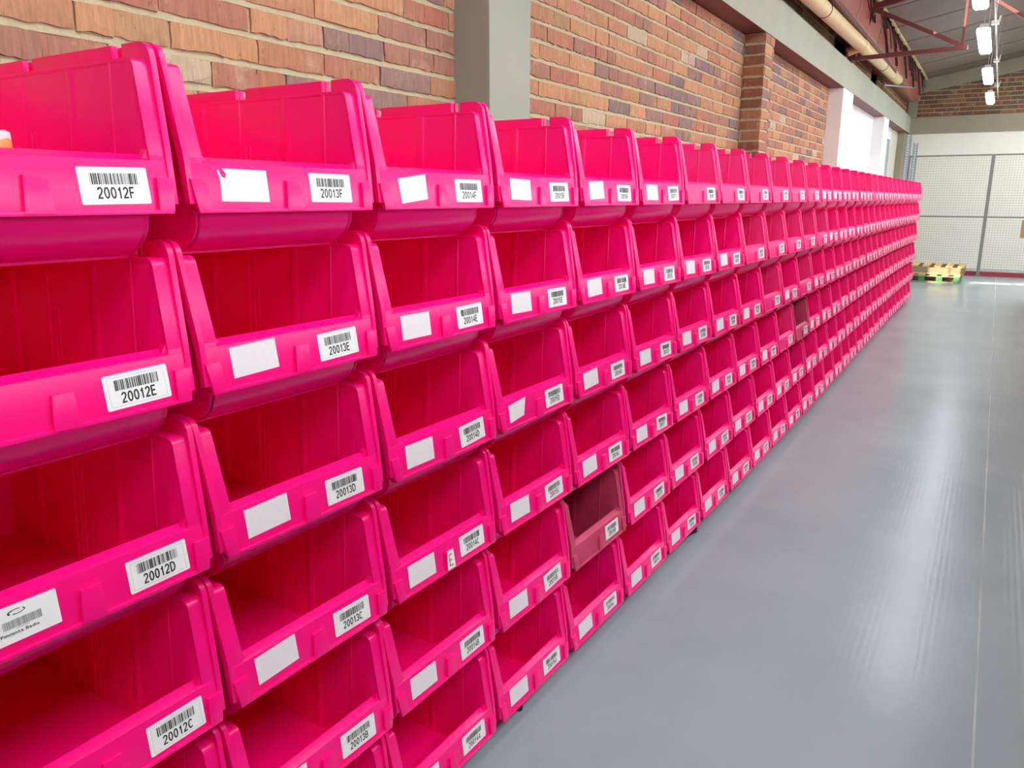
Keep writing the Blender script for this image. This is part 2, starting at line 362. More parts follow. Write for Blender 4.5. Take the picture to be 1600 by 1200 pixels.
m = MB(); m.mesh([(-2.0, YF - 0.03, roofz(-2.0) - 0.26), (7.2, YF - 0.03, roofz(7.2) - 0.26), (7.2, YF - 0.03, roofz(7.2)), (-2.0, YF - 0.03, roofz(-2.0)),
                  (-2.0, YF + 0.25, roofz(-2.0) - 0.26), (7.2, YF + 0.25, roofz(7.2) - 0.26), (7.2, YF + 0.25, roofz(7.2)), (-2.0, YF + 0.25, roofz(-2.0))],
                 [(0, 1, 2, 3), (4, 7, 6, 5), (0, 4, 5, 1), (3, 2, 6, 7), (0, 3, 7, 4), (1, 5, 6, 2)])
struct(m.build('trim_10', m_beamfar), 'sloping concrete band under the roof at the far gable', 'gable beam')
m = MB(); m.box(-1.9, -1.72, YF - 0.1, YF + 0.2, 3.1, 3.9); struct(m.build('trim_11', m_beamfar), 'short grey stub column above the far corner', 'column')
# brick parapet over the ring beam
mb = MB(); rnd = random.Random(12)
brick_run(mb, rnd, Vector((-1.93, 0, 0)), Y_, X_, YB, 10.7, BZ1, 3.60, fine_z=3.0, tones=[rgb(*t) for t in ((150, 130, 92), (138, 112, 78), (162, 146, 108), (120, 96, 70))])
brick_run(mb, rnd, Vector((-1.93, 0, 0)), Y_, X_, 11.5, 13.9, BZ1, 3.60, fine_z=3.0, tones=DARKT)
brick_run(mb, rnd, Vector((-1.93, 0, 0)), Y_, X_, 14.6, YF, BZ1, 3.60, fine_z=3.0, tones=DARKT)
mb.box(-2.3, -2.05, YB, YF, BZ1, 4.1, 2); mb.tone += [(1, 1, 1, 1)] * 8
struct(mb.build('trim_12', [m_brick, m_mortar, m_dark], recalc=False), 'stained low brick parapet with dark openings above the ring beam', 'brickwork')

# roof: profiled sheets, open skylight strip further right
m = MB()
SKY = (1.3, 3.4)
def roof_strip(x0, x1, ya, yb):
    y = ya
    while y < yb - 1e-4:
        y1 = min(y + 1.30, yb)
        for (a, b, dz) in ((y, max(y, y1 - 0.05), 0.0), (max(y, y1 - 0.05), y1, 0.03)):
            m.mesh([(x0, a, roofz(x0) + dz), (x1, a, roofz(x1) + dz), (x1, b, roofz(x1) + dz), (x0, b, roofz(x0) + dz),
                    (x0, a, roofz(x0) + 0.06), (x1, a, roofz(x1) + 0.06), (x1, b, roofz(x1) + 0.06), (x0, b, roofz(x0) + 0.06)],
                   [(0, 3, 2, 1), (4, 5, 6, 7), (0, 1, 5, 4), (2, 3, 7, 6), (0, 4, 7, 3), (1, 2, 6, 5)])
        y = y1
roof_strip(-1.6, SKY[0], YB, 10.42); roof_strip(-1.6, SKY[0], 10.92, YF + 0.2); roof_strip(SKY[1], 7.2, YB, YF + 0.2)
# unseen roof gap added to let in and shape a patch of sun
roof_strip(-1.6, -0.92, 10.42, 10.92); roof_strip(0.55, SKY[0], 10.42, 10.92)
m.box(-1.62, -1.60, 18.95, YF + 0.25, 3.70, 4.02)
m.box(-2.4, -1.60, YB, YF + 0.25, 4.02, 4.06); m.box(-1.605, -1.60, YB, YF + 0.25, 3.87, 4.02)
o = m.build('ceiling', m_roof); struct(o, 'sloping brown-grey profiled sheet roof', 'roof')
m = MB()
x0, x1 = SKY
for k in range(34):
    a = YB + k * 0.70; b = min(a + 0.70, YF + 0.2)
    if a < b: m.poly([(x0, a, roofz(x0) + 0.03), (x1, a, roofz(x1) + 0.03), (x1, b, roofz(x1) + 0.03), (x0, b, roofz(x0) + 0.03)])
ms = bpy.data.materials.new('translucent_skylight_sheet'); ms.use_nodes = True; t = ms.node_tree; t.nodes.remove(t.nodes['Principled BSDF'])
tb = t.nodes.new('ShaderNodeBsdfTranslucent'); tb.inputs[0].default_value = (0.86, 0.88, 0.88, 1); t.links.new(tb.outputs[0], t.nodes['Material Output'].inputs[0])
struct(m.build('window_2', ms, recalc=False), 'translucent skylight sheets in the roof to the right of the aisle', 'skylight')
# far away shell behind and to the right, plus an added unseen partition
m = MB(); m.box(-2.3, 7.2, YB - 0.2, YB, 0, 5.6); struct(m.build('wall_behind', m_beamfar), 'grey plastered wall behind the camera', 'wall')
m = MB(); m.box(0.74, 0.82, YB, 13.5, 0, 1.5)  # unseen partition, added to shade the right side of the floor
struct(m.build('wall_added_shade', mat('added_partition_grey', rgb(158, 166, 168), rough=0.6)), 'unseen low grey partition added to darken the right side of the aisle', 'partition')
m = MB(); m.box(7.0, 7.2, YB, YF, 0, 1.7); m.box(7.0, 7.2, YB, YF, 3.7, 5.5)
for k in range(6): m.box(7.0, 7.2, YB + k * 4.6, YB + k * 4.6 + 0.5, 1.7, 3.7)
struct(m.build('wall_right', m_beamfar), 'grey wall with open window bays on the other side of the hall', 'wall')

# ---------------------------------------------------------------- storage bins
H = 0.66538                       # stacking height of a bin in units of W
Z0 = 0.155                        # base of a bin below its lip, in W
HW = 0.48
lipx = lambda z: 0.03 - 0.0245 * (z / 0.19)
S_PATH = [(0.03, 0.0), (0.0055, 0.19), (-0.055, 0.482), (-0.061, 0.496), (-0.072, 0.505), (-0.090, 0.509), (-1.30, 0.509)]
R_PATH = [(0.026, 0.03), (0.0115, 0.190), (0.008, 0.215), (-0.046, 0.515), (-0.053, 0.538), (-0.066, 0.554), (-0.085, 0.564), (-0.11, 0.567)]
def off_in(path, d):
    out = []
    for i, p in enumerate(path):
        a = path[max(0, i - 1)]; b = path[min(len(path) - 1, i + 1)]
        t = Vector((b[0] - a[0], b[1] - a[1])).normalized(); out.append((p[0] - t.y * d, p[1] + t.x * d))
    return out
def bin_mesh():
    m = MB()
    UND = [(-0.02, 0.012), (-0.045, 0.0), (-0.050, -0.05), (-0.066, -0.082), (-0.093, -0.110), (-0.135, -0.137), (-0.185, -0.155)]
    for s in (-1, 1):
        # flange strip round the front slope and along the top
        st = S_PATH; inn = off_in(st, 0.016)
        poly = st + inn[::-1]
        yi = lambda z: 0.383 + 0.030 * min(1, max(0, (z + 0.155) / 0.64)); th = 0.020
        ring_ = [(x, z) for x, z in poly[1:len(st)]] + [(x, z) for x, z in inn[::-1][:-1]]; n = len(ring_)
        v = [(x, s * (yi(z) - 0.001), z) for x, z in ring_] + [(x, s * HW, z) for x, z in ring_]
        m.mesh(v, [tuple(range(n)), tuple(range(2 * n - 1, n - 1, -1))] + [((i + 1) % n, i, i + n, (i + 1) % n + n) for i in range(n)])
        # raised outer ridge with notches in its top edge
        segs = [(-0.11, -0.198), (-0.258, -0.772), (-0.845, -1.235), (-1.27, -1.305)]
        lo = off_in(S_PATH, 0.03)
        front = R_PATH + [(-0.198, 0.567), (-0.198, 0.480)] + [lo[5], lo[4], lo[3], (lo[2][0], lo[2][1]), (lo[1][0], lo[1][1])] + [(0.0, 0.03)]
        m.prism(front, s * 0.457, s * HW)
        for a, b in segs[1:]: m.prism([(a, 0.485), (a, 0.567), (b, 0.567), (b, 0.485)], s * 0.457, s * HW)
        m.prism([(-0.15, 0.47), (-0.15, 0.500), (-1.31, 0.500), (-1.31, 0.47)], s * 0.463, s * (HW - 0.002))
        # side wall with draft: inner face from y .413 (top) to .385 (bottom)
        prof = [(0.000, 0.165), (-0.006, 0.19), (-0.066, 0.480), (-0.079, 0.495), (-0.10, 0.500), (-1.30, 0.500), (-1.28, -0.140), (-0.19, -0.152)] + UND[::-1][1:-1] + [(-0.018, 0.03)]
        v = [(x, s * yi(z), z) for x, z in prof] + [(x, s * (yi(z) + th), z) for x, z in prof]; n = len(prof)
        m.mesh(v, [tuple(range(n)), tuple(range(2 * n - 1, n - 1, -1))] + [((i + 1) % n, i, i + n, (i + 1) % n + n) for i in range(n)])
        # stacking skid under the wall
        m.box(-1.22, -0.24, s * 0.395, s * 0.440, -0.155, -0.125)
        # ribs on the inner face
        def rib(x, w, z0, z1, d):
            m.mesh([(x - w, s * (yi(z0) + 0.001), z0), (x + w, s * (yi(z0) + 0.001), z0), (x + w, s * (yi(z1) + 0.001), z1), (x - w, s * (yi(z1) + 0.001), z1),
                    (x - w * 0.4, s * (yi(z0) - d), z0), (x + w * 0.4, s * (yi(z0) - d), z0), (x + w * 0.4, s * (yi(z1) - d), z1), (x - w * 0.4, s * (yi(z1) - d), z1)],
                   [(0, 1, 2, 3), (4, 7, 6, 5), (0, 4, 5, 1), (1, 5, 6, 2), (2, 6, 7, 3), (3, 7, 4, 0)])
        rib(-0.190, 0.010, -0.14, 0.500, 0.003); rib(-0.430, 0.030, -0.14, 0.498, 0.007); rib(-0.755, 0.010, -0.14, 0.500, 0.003)
        rib(-0.685, 0.006, -0.14, 0.290, 0.002); rib(-0.715, 0.006, -0.14, 0.290, 0.002); rib(-1.02, 0.026, -0.14, 0.498, 0.007)
        # front corner plate below the slope, merged with the lip
    # lip: slanted plate narrowing downwards, rounded top rim leaning in
    def yb(z): return 0.4525 + (HW - 0.4525) * max(0, z) / 0.19
    prof = [(lipx(0), 0.0), (lipx(0.172), 0.172), (-0.034, 0.1935), (-0.043, 0.190), (-0.043, 0.181), (-0.016, 0.165), (0.010, 0.0)]
    v = [(x, -min(yb(z), HW if x > 0 else 0.43), z) for x, z in prof] + [(x, min(yb(z), HW if x > 0 else 0.43), z) for x, z in prof]; n = len(prof)
    m.mesh(v, [tuple(range(n)), tuple(range(2 * n - 1, n - 1, -1))] + [((i + 1) % n, i, i + n, (i + 1) % n + n) for i in range(n)])
    for s in (-1, 1):                      # gussets in the lower corners of the opening
        g4 = [(0.376, 0.180), (0.430, 0.180), (0.430, 0.212), (0.401, 0.212)]
        m.mesh([(-0.002 - (z - .18) * .15, s * y, z) for y, z in g4] + [(-0.036, s * y, z) for y, z in g4], [(0, 1, 2, 3), (7, 6, 5, 4), (0, 4, 5, 1), (1, 5, 6, 2), (2, 6, 7, 3), (3, 7, 4, 0)])
        # side cheek linking lip and flange
        m.mesh([(lipx(.03), s * 0.4565, .03), (lipx(.165), s * 0.4765, .165), (0.0035, s * HW, .195), (0.0035, s * 0.40, .195), (lipx(.165) - .002, s * 0.40, .165), (lipx(.03) - .002, s * 0.40, .03),
                (-0.02, s * 0.4565, .03), (-0.02, s * 0.4765, .165), (-0.02, s * HW, .195), (-0.02, s * 0.40, .195), (-0.02, s * 0.40, .165), (-0.02, s * 0.40, .03)],
               [(0, 1, 4, 5), (1, 2, 3, 4), (6, 11, 10, 7), (7, 10, 9, 8), (0, 6, 7, 1), (1, 7, 8, 2), (2, 8, 9, 3), (3, 9, 10, 4), (4, 10, 11, 5), (5, 11, 6, 0)])
    # bottom bead of the lip and raised tabs
    m.prism([(0.028, -0.004), (0.040, -0.002), (0.040, 0.010), (0.028, 0.012), (0.0, 0.012), (0.0, -0.004)], -0.4525, 0.4525)
    def tab(b0, b1, t0, t1, z1, d=0.012):
        x0, x1 = lipx(0.004), lipx(z1)
        m.mesh([(x0 - .004, b0, .004), (x0 - .004, b1, .004), (x1 - .004, t1, z1), (x1 - .004, t0, z1), (x0 + d, b0, .004), (x0 + d, b1, .004), (x1 + d, t1, z1), (x1 + d, t0, z1)],
               [(0, 1, 2, 3), (4, 7, 6, 5), (0, 4, 5, 1), (1, 5, 6, 2), (2, 6, 7, 3), (3, 7, 4, 0)])
    tab(-0.044, 0.046, -0.030, 0.038, 0.117, 0.014)
    tab(0.398, 0.4535, 0.405, 0.470, 0.117); tab(-0.4535, -0.398, -0.470, -0.405, 0.117)
    # curved front underside of the body, floor and back
    U2 = [(x + 0.0, z) for x, z in UND]; inn = [(x - 0.016 if i < 4 else x - 0.006, z + (0 if i < 3 else 0.014)) for i, (x, z) in enumerate(U2)]
    poly = [(0.012, 0.012)] + U2 + inn[::-1]
    m.prism(U2 + inn[::-1], -0.401, 0.401)
    m.prism([(0.014, 0.0), (0.014, 0.012), (-0.06, 0.012), (-0.06, 0.0)], -0.44, 0.44)
    m.prism([(-0.178, -0.159), (-0.178, -0.148), (-0.196, -0.148), (-0.196, -0.159)], -0.402, 0.402)
    m.prism([(-0.17, -0.152), (-0.17, -0.136), (-1.29, -0.136), (-1.29, -0.152)], -0.401, 0.401)
    v = [(x, y, z) for x, z in ((-1.285, -0.14), (-1.305, 0.505)) for y in (-0.43, 0.43)]
    m.prism([(-1.27, -0.15), (-1.29, 0.509), (-1.305, 0.509), (-1.285, -0.15)], -0.43, 0.43)
    m.prism([(-1.29, 0.49), (-1.29, 0.567), (-1.305, 0.567), (-1.305, 0.49)], -0.47, 0.47)
    # moulded marks on the bin floor
    for cx, cy in ((-0.40, -0.12), (-0.30, 0.1)):
        for a in range(4):
            q = a * PI / 2 + 0.4; x = cx + 0.02 * math.cos(q); y = cy + 0.02 * math.sin(q)
            m.box(x - 0.008, x + 0.008, y - 0.006, y + 0.006, -0.137, -0.134)
    fl = lambda y, z: y + (math.copysign(0.0155 * min(1, (z - 0.19) / 0.33), y) if abs(y) > 0.45 and z > 0.19 else 0)
    m.v = [(x, fl(y, z), z) for x, y, z in m.v]
    m.v = [(x * W, y * W, (z + Z0) * W) for x, y, z in m.v]
    return m.data('storage_bin', [m_pink], bevel=0.0018, smooth=math.radians(30))
BIN = bin_mesh()
def with_mat(me, mt):
    c = me.copy(); c.materials.clear(); c.materials.append(mt); return c
BIN_WORN = with_mat(BIN, m_worn); BIN_DULL = with_mat(BIN, m_dull)

# glyphs of the built-in font as flat outlines
def glyphs(chars, offset=0.022):
    out = {}
    for ch in chars:
        cu = bpy.data.curves.new('glyph', 'FONT'); cu.body = ch; cu.size = 1.0; cu.offset = offset; cu.resolution_u = 3
        ob = bpy.data.objects.new('glyph', cu); C.objects.link(ob)
        bpy.context.view_layer.update()
        me = ob.evaluated_get(bpy.context.evaluated_depsgraph_get()).to_mesh()
        vs = [(v.co.x, v.co.y) for v in me.vertices]; fs = [tuple(p.vertices) for p in me.polygons]
        xs = [v[0] for v in vs] or [0, 0.3]
        x0 = min(xs); out[ch] = ([(x - x0, y) for x, y in vs], fs, max(xs) - x0)
        C.objects.unlink(ob); bpy.data.objects.remove(ob); bpy.data.curves.remove(cu)
    return out
def arc(cx, cy, rx, ry, a0, a1, n=10):
    return [(cx + rx * math.cos(math.radians(a0 + (a1 - a0) * i / n)), cy + ry * math.sin(math.radians(a0 + (a1 - a0) * i / n))) for i in range(n + 1)]
def stroke(lines, th=0.155):
    vs, fs = [], []
    for pl in lines:
        L, R = [], []
        for i, p in enumerate(pl):
            a = pl[max(0, i - 1)]; b = pl[min(len(pl) - 1, i + 1)]
            d1 = Vector((p[0] - a[0], p[1] - a[1])); d2 = Vector((b[0] - p[0], b[1] - p[1]))
            if d1.length < 1e-6: d1 = d2
            if d2.length < 1e-6: d2 = d1
            t = (d1.normalized() + d2.normalized()); k = 1.0
            if t.length < 0.2: t = d2.normalized()
            else: k = min(1.8, 2 / max(0.2, t.length ** 2) ** 1.0) if t.length < 1.9 else 1.0; t.normalize()
            h = th / 2 * (1 / max(0.45, t.dot(d2.normalized())))
            L.append((p[0] - t.y * h, p[1] + t.x * h)); R.append((p[0] + t.y * h, p[1] - t.x * h))
        b0 = len(vs); n = len(pl); vs += L + R
        for i in range(n - 1): fs.append((b0 + n + i, b0 + n + i + 1, b0 + i + 1, b0 + i))
    return vs, fs
def stroke_glyphs():
    e = 0.0625
    D = {
        '0': [arc(.27, .5, .21, .44, 90, 450, 20)],
        '1': [[(.26, 0), (.26, 1)], [(.28, .93), (.20, .80), (.07, .72)]],
        '2': [arc(.27, .72, .20, .22, 175, -20, 9) + [(.36, .46), (.14, .22), (.07, .065), (.50, .065)]],
        '3': [arc(.26, .72, .19, .22, 165, -80, 9) + arc(.26, .29, .22, .23, 75, -165, 10)],
        '4': [[(.38, 0), (.38, .96), (.06, .30), (.53, .30)]],
        '5': [[(.47, .94), (.14, .94), (.10, .52)] + arc(.27, .32, .21, .26, 125, -160, 10)],
        '6': [arc(.27, .31, .20, .25, 0, 360, 16), arc(.31, .52, .24, .42, 60, 190, 8)],
        '7': [[(.04, .94), (.49, .94), (.30, .50), (.20, 0)]],
        '8': [arc(.27, .73, .17, .21, 0, 360, 14), arc(.27, .28, .21, .23, 0, 360, 16)],
        '9': [arc(.27, .69, .20, .25, 0, 360, 16), arc(.23, .48, .24, .42, -120, 10, 8)],
        'A': [[(.03, 0), (.30, .95), (.57, 0)], [(.13, .28), (.47, .28)]],
        'B': [[(.07, .06), (.07, .94), (.30, .94)] + arc(.32, .73, .17, .21, 90, -90, 8) + [(.08, .52)], [(.3, .52)] + arc(.34, .29, .19, .23, 90, -90, 8) + [(.07, .06)]],
        'C': [arc(.32, .5, .25, .44, 45, 315, 14)],
        'D': [[(.07, .06), (.07, .94), (.25, .94)] + arc(.27, .5, .28, .44, 90, -90, 12) + [(.01, .06)]],
        'E': [[(.07, 0), (.07, 1)], [(.07, .94), (.50, .94)], [(.07, .52), (.47, .52)], [(.07, .06), (.52, .06)]],
        'F': [[(.07, 0), (.07, 1)], [(.07, .94), (.50, .94)], [(.07, .50), (.44, .50)]],
    }
    out = {}
    for k, l in D.items():
        vs, fs = stroke(l); x0 = min(v[0] for v in vs); out[k] = ([(x - x0, y) for x, y in vs], fs, max(v[0] for v in vs) - x0)
    out['1'] = (out['1'][0], out['1'][1], out['1'][2] + 0.14); out['1'] = ([(x + 0.07, y) for x, y in out['1'][0]],) + out['1'][1:]
    return out
G = stroke_glyphs(); GP = glyphs('PimentaBad', 0.018)

def flat(s, t, eps):             # a point on the slanted lip face; s across, t up (units of W)
    return (lipx(t) + eps, s, t)
def lay(m, pts, eps, mi):
    m.poly([flat(s, t, eps) for s, t in pts], mi)
def text(m, g, body, s0, t0, size, eps, mi, width=None, gap=0.09, rot=None):
    tot = sum(g[c][2] + gap if c != ' ' else 0.35 for c in body) - gap
    k = (width / tot / size) if width else 1.0; u = 0
    for c in body:
        if c == ' ': u += 0.35; continue
        vs, fs, wd = g[c]
        q = [(s0 + (x + u) * size * k, t0 + y * size) for x, y in vs]
        if rot: q = [rot(p) for p in q]
        m.mesh([flat(a, b, eps) for a, b in q], fs, mi); u += wd + gap
def label_mesh(code, seed):
    r = random.Random(seed); m = MB(); c0 = ({12: 0.262, 14: 0.236}.get(int(code[3:5]), 0.222) + r.uniform(-.006, .006), 0.088 + r.uniform(-.004, .004)); an = r.gauss(0, 0.022)
    rot = lambda p: (c0[0] + p[0] * math.cos(an) - p[1] * math.sin(an), c0[1] + p[0] * math.sin(an) + p[1] * math.cos(an))
    hw, hh = 0.119, 0.058
    # paper with its own thickness
    cn = [(-hw, -hh + .004), (-hw + .004, -hh), (hw - .004, -hh), (hw, -hh + .004), (hw, hh - .004), (hw - .004, hh), (-hw + .004, hh), (-hw, hh - .004)]
    lay(m, [rot(p) for p in cn], 0.0022, 0)
    for i in range(8):
        a, b = rot(cn[i]), rot(cn[(i + 1) % 8]); m.poly([flat(*a, 0), flat(*b, 0), flat(*b, 0.0022), flat(*a, 0.0022)], 0)
    bars = random.Random(77 + seed); u = -0.082
    while u < 0.078:
        w = bars.choice((.0012, .0012, .0024, .0036, .0048)); lay(m, [rot(p) for p in ((u, .004), (u + w, .004), (u + w, .039), (u, .039))], 0.003, 1)
        u += w + bars.choice((.0014, .0026, .0038))
    fr = 0.0006
    for (a, b, c, d) in ((-.105, .105, .048, .048 + fr), (-.105, .105, -.049, -.049 + fr), (-.105, -.105 + fr, -.049, .048), (.105 - fr, .105, -.049, .048)):
        lay(m, [rot(p) for p in ((a, c), (b, c), (b, d), (a, d))], 0.0028, 2)
    mm = MB(); text(mm, G, code, -0.066, -0.040, 0.036, 0, 1, width=0.128, gap=0.10)
    for f in mm.f: pass
    vs = [rot((y, z)) for x, y, z in mm.v]
    m.mesh([flat(a, b, 0.003) for a, b in vs], mm.f, 1)
    m.v = [(x * W, y * W, (z + Z0) * W) for x, y, z in m.v]
    return m.data('barcode_label', [m_paper, m_ink, m_grayink], recalc=False)
def blank_mesh(seed, kind=0):
    r = random.Random(seed); m = MB(); c0 = (-0.232 + r.uniform(-.008, .008), 0.098 + r.uniform(-.005, .005)); an = r.gauss(0, 0.03)
    hw, hh = 0.112, 0.059
    cn = [(-hw, -hh), (hw, -hh), (hw, hh), (-hw, hh)]
    if kind == 1: cn = [(-hw, -hh), (hw, -hh), (hw, hh), (-hw + .02, hh), (-hw + .035, hh - .02), (-hw + .028, hh - .036), (-hw + .014, hh - .03), (-hw + .002, hh - .004), (-hw - .002, hh - .006), (-hw + .006, hh - .045)]
    if kind == 2: cn = [(-hw, -hh), (hw * 0.45, -hh * 0.8), (hw * 0.8, hh), (-hw, hh * 0.8)]
    if kind == 3: cn = [(-hw * .9, -hh), (hw * .9, -hh), (hw, hh * 1.0), (-hw * .9, hh * .95)]; an = 0.10
    rot = lambda p: (c0[0] + p[0] * math.cos(an) - p[1] * math.sin(an), c0[1] + p[0] * math.sin(an) + p[1] * math.cos(an))
    lay(m, [rot(p) for p in cn], 0.0022, 0)
    n = len(cn)
    for i in range(n):
        a, b = rot(cn[i]), rot(cn[(i + 1) % n]); m.poly([flat(*a, 0), flat(*b, 0), flat(*b, 0.0022), flat(*a, 0.0022)], 0)
    m.v = [(x * W, y * W, (z + Z0) * W) for x, y, z in m.v]
    return m.data('blank_label', [m_blank], recalc=False)
BLANKS = [blank_mesh(i + 3) for i in range(6)]; B_TORN = blank_mesh(50, 1); B_CUT = blank_mesh(51, 2); B_TILT = blank_mesh(52, 3)

# how the row drifts towards the wall along its length (units of W)
DRIFT = [-0.001, -0.003, -0.005, -0.005, -0.006, -0.008, -0.012, -0.018, -0.026, -0.036, -0.05, -0.065, -0.083, -0.103, -0.124, -0.147, -0.17, -0.194, -0.218, -0.241, -0.263, -0.284, -0.303, -0.321, -0.336, -0.349, -0.36, -0.369, -0.376, -0.381]
TH = 0.019; CAMX, CAMY = 2.498053, -1.768934
def bin_xy(x, y):
    dx, dy = (x - CAMX) * W, (y - CAMY) * W
    return dx * math.cos(TH) + dy * math.sin(TH), -dx * math.sin(TH) + dy * math.cos(TH)
ROWN = {'F': 'top row', 'E': 'second row from the top', 'D': 'third row from the top', 'C': 'third row from the floor', 'B': 'second row from the floor', 'A': 'bottom row'}
ORD = ['', 'first', 'second', 'third', 'fourth', 'fifth', 'sixth', 'seventh', 'eighth', 'ninth', 'tenth', 'eleventh', 'twelfth', 'thirteenth', 'fourteenth', 'fifteenth', 'sixteenth', 'seventeenth', 'eighteenth', 'nineteenth', 'twentieth', 'twenty-first', 'twenty-second', 'twenty-third', 'twenty-fourth', 'twenty-fifth']
noblank = {('F', k) for k in (12, 18, 19, 20, 21, 22, 23, 30)} | {('E', k) for k in (12, 20, 21, 22, 23, 24)} | {('D', 12), ('D', 21), ('D', 23), ('C', 12), ('C', 22), ('C', 23), ('B', 16), ('B', 12)}
dull = {('B', 16), ('C', 23)}
worn = noblank - dull - {('F', 12), ('E', 12), ('D', 12), ('C', 12), ('B', 12)}
BINS = {}
rj = random.Random(21)
for k in range(12, 42):
    i = k - 12
    d0 = DRIFT[max(0, i - 1)]; d1 = DRIFT[min(29, i + 1)]; slope = (d1 - d0) / (min(29, i + 1) - max(0, i - 1))
    for r, row in enumerate('ABCDEF'):
        if row == 'A' and k == 12: continue          # below the frame
        code = '200%02d%s' % (k, row)
        z = r * H * W
        x, y = bin_xy(DRIFT[i] + rj.uniform(-.004, .004), i - 1 + 0.52 + rj.uniform(-.005, .005))
        me = BIN_DULL if (row, k) in dull else BIN_WORN if (row, k) in worn else BIN
        o = bpy.data.objects.new('storage_bin', me); C.objects.link(o)
        o.location = (x, y, z); o.rotation_euler = (0, 0, -TH - slope + rj.uniform(-.002, .002))
        if k <= 17: lb = '%s storage bin with barcode label %s, %s' % ('dull dusty pink' if (row, k) in dull else 'bright pink', code, ROWN[row])
        elif (row, k) in dull: lb = 'dull dusty pink storage bin, %s, %s from far end' % (ROWN[row], ORD[42 - k])
        else: lb = 'bright pink storage bin, %s, %s from far end' % (ROWN[row], ORD[42 - k])
        tag(o, lb, 'storage bin', 'pink storage bins stacked along the aisle'); BINS[(row, k)] = o
        l = bpy.data.objects.new('barcode_label', label_mesh(code, k * 7 + r)); C.objects.link(l); l.parent = o
        l['label'] = 'white barcode sticker printed ' + code if k <= 17 else 'white barcode sticker'
        if (row, k) not in noblank:
            bm_ = B_TORN if (row, k) == ('F', 13) else B_CUT if (row, k) == ('D', 15) else B_TILT if (row, k) == ('F', 14) else BLANKS[(k * 5 + r * 3) % 6]
            q = bpy.data.objects.new('blank_label', bm_); C.objects.link(q); q.parent = o; q['label'] = 'blank white sticker'

# product label on bin 20012D
m = MB()
cn = [(-0.345, 0.041), (-0.103, 0.041), (-0.100, 0.044), (-0.101, 0.152), (-0.104, 0.155), (-0.345, 0.158)]
lay(m, cn, 0.0022, 0)
for i in range(6):
    a, b = cn[i], cn[(i + 1) % 6]; m.poly([flat(*a, 0), flat(*b, 0), flat(*b, 0.0022), flat(*a, 0.0022)], 0)
ring = lambda rx, rz, a: (-0.226 + rx * math.cos(a), 0.134 + rz * math.sin(a))
for q in range(28):
    a, b = 2 * PI * q / 28, 2 * PI * (q + 1) / 28
    if q in (3, 4, 17, 18): continue
    th = 0.006 if 8 < q < 20 else 0.004
    lay(m, [ring(0.027, 0.0085, a), ring(0.027, 0.0085, b), ring(0.027 - th, 0.0085 - th * .55, b), ring(0.027 - th, 0.0085 - th * .55, a)], 0.003, 1)
rb = random.Random(4); u = -0.272
while u < -0.155:
    w = rb.choice((.0008, .0012, .002)); lay(m, [(u, .086), (u + w, .086), (u + w, .112), (u, .112)], 0.003, 2); u += w + rb.choice((.001, .0018))
lay(m, [(-0.235, .0815), (-0.195, .0815), (-0.195, .0825), (-0.235, .0825)], 0.003, 1)
mm = MB(); text(mm, GP, 'Pimienta Badia', -0.283, 0.066, 0.014, 0, 1, width=0.115, gap=0.1)
m.mesh([flat(y, z, 0.003) for x, y, z in mm.v], mm.f, 1)
m.v = [(x * W, y * W, (z + Z0) * W) for x, y, z in m.v]
o = m.build('product_label', [m_paper, m_ink, m_grayink], parent=BINS[('D', 12)], recalc=False); o['label'] = 'white product sticker with an oval mark and a barcode'
# letter sticker on the middle tab of bin 20014C
m = MB()
def tabp(s, t): return (lipx(t) + 0.0150, s, t)
cn = [(-0.036, .012), (0.036, .010), (0.031, .117), (-0.024, .119)]
for e in (0, 0.0012): m.poly([(tabp(s, t)[0] + e, s, t) for s, t in cn], 0)
for i in range(4):
    a, b = cn[i], cn[(i + 1) % 4]; m.poly([tabp(*a), tabp(*b), (tabp(*b)[0] + .0012,) + b, (tabp(*a)[0] + .0012,) + a], 0)
for (a, b, c, d) in ((-0.017, -0.009, .028, .098), (-0.017, 0.018, .028, .036), (-0.017, 0.010, .060, .067), (-0.017, 0.014, .091, .098)):
    m.poly([(tabp(s, t)[0] + 0.002, s, t) for s, t in ((a, c), (b, c), (b, d), (a, d))], 1)
m.v = [(x * W, y * W, (z + Z0) * W) for x, y, z in m.v]
o = m.build('letter_sticker', [m_paper, m_orange_ink], parent=BINS[('C', 14)], recalc=False); o['label'] = 'small white sticker with an orange-brown letter E'

# snack packet lying in bin 20012F
m = MB()
bx = BINS[('F', 12)]
PK = (-0.108, -0.030, 0.0085)
n, q = 16, 14; vs = []; fs = []
for i in range(n + 1):
    a = i / n * 2 - 1
    for j in range(q):
        th = 2 * PI * j / q; rr = (1 - abs(a) ** 4) * 0.9 + 0.06
        wv = 1 + 0.08 * math.sin(a * 15 + j * 1.7)
        vs.append((0.028 * math.sin(th) * rr * wv, 0.074 * math.cos(th) * (1 - 0.05 * a), 0.080 + 0.079 * a + 0.003 * math.sin(j * 2.1)))
m.v = vs
for i in range(n):
    for j in range(q):
        m.f.append((i * q + j, i * q + (j + 1) % q, (i + 1) * q + (j + 1) % q, (i + 1) * q + j)); m.m.append(2 if i in (0, n - 1) else 1 if j in (0, q - 1, 1) else 0)
m.f += [tuple(range(q)), tuple(range(n * q, n * q + q))]; m.m += [2, 2]
o = m.build('snack_packet', [m_bagblue, m_bagorange, m_bagwhite], smooth=0.9)
o.matrix_world = Matrix.Translation(bx.location) @ Matrix.Rotation(bx.rotation_euler.z, 4, 'Z') @ Matrix.Translation(PK)
tag(o, 'blue and orange snack packet standing in the nearest top-row bin', 'packet')

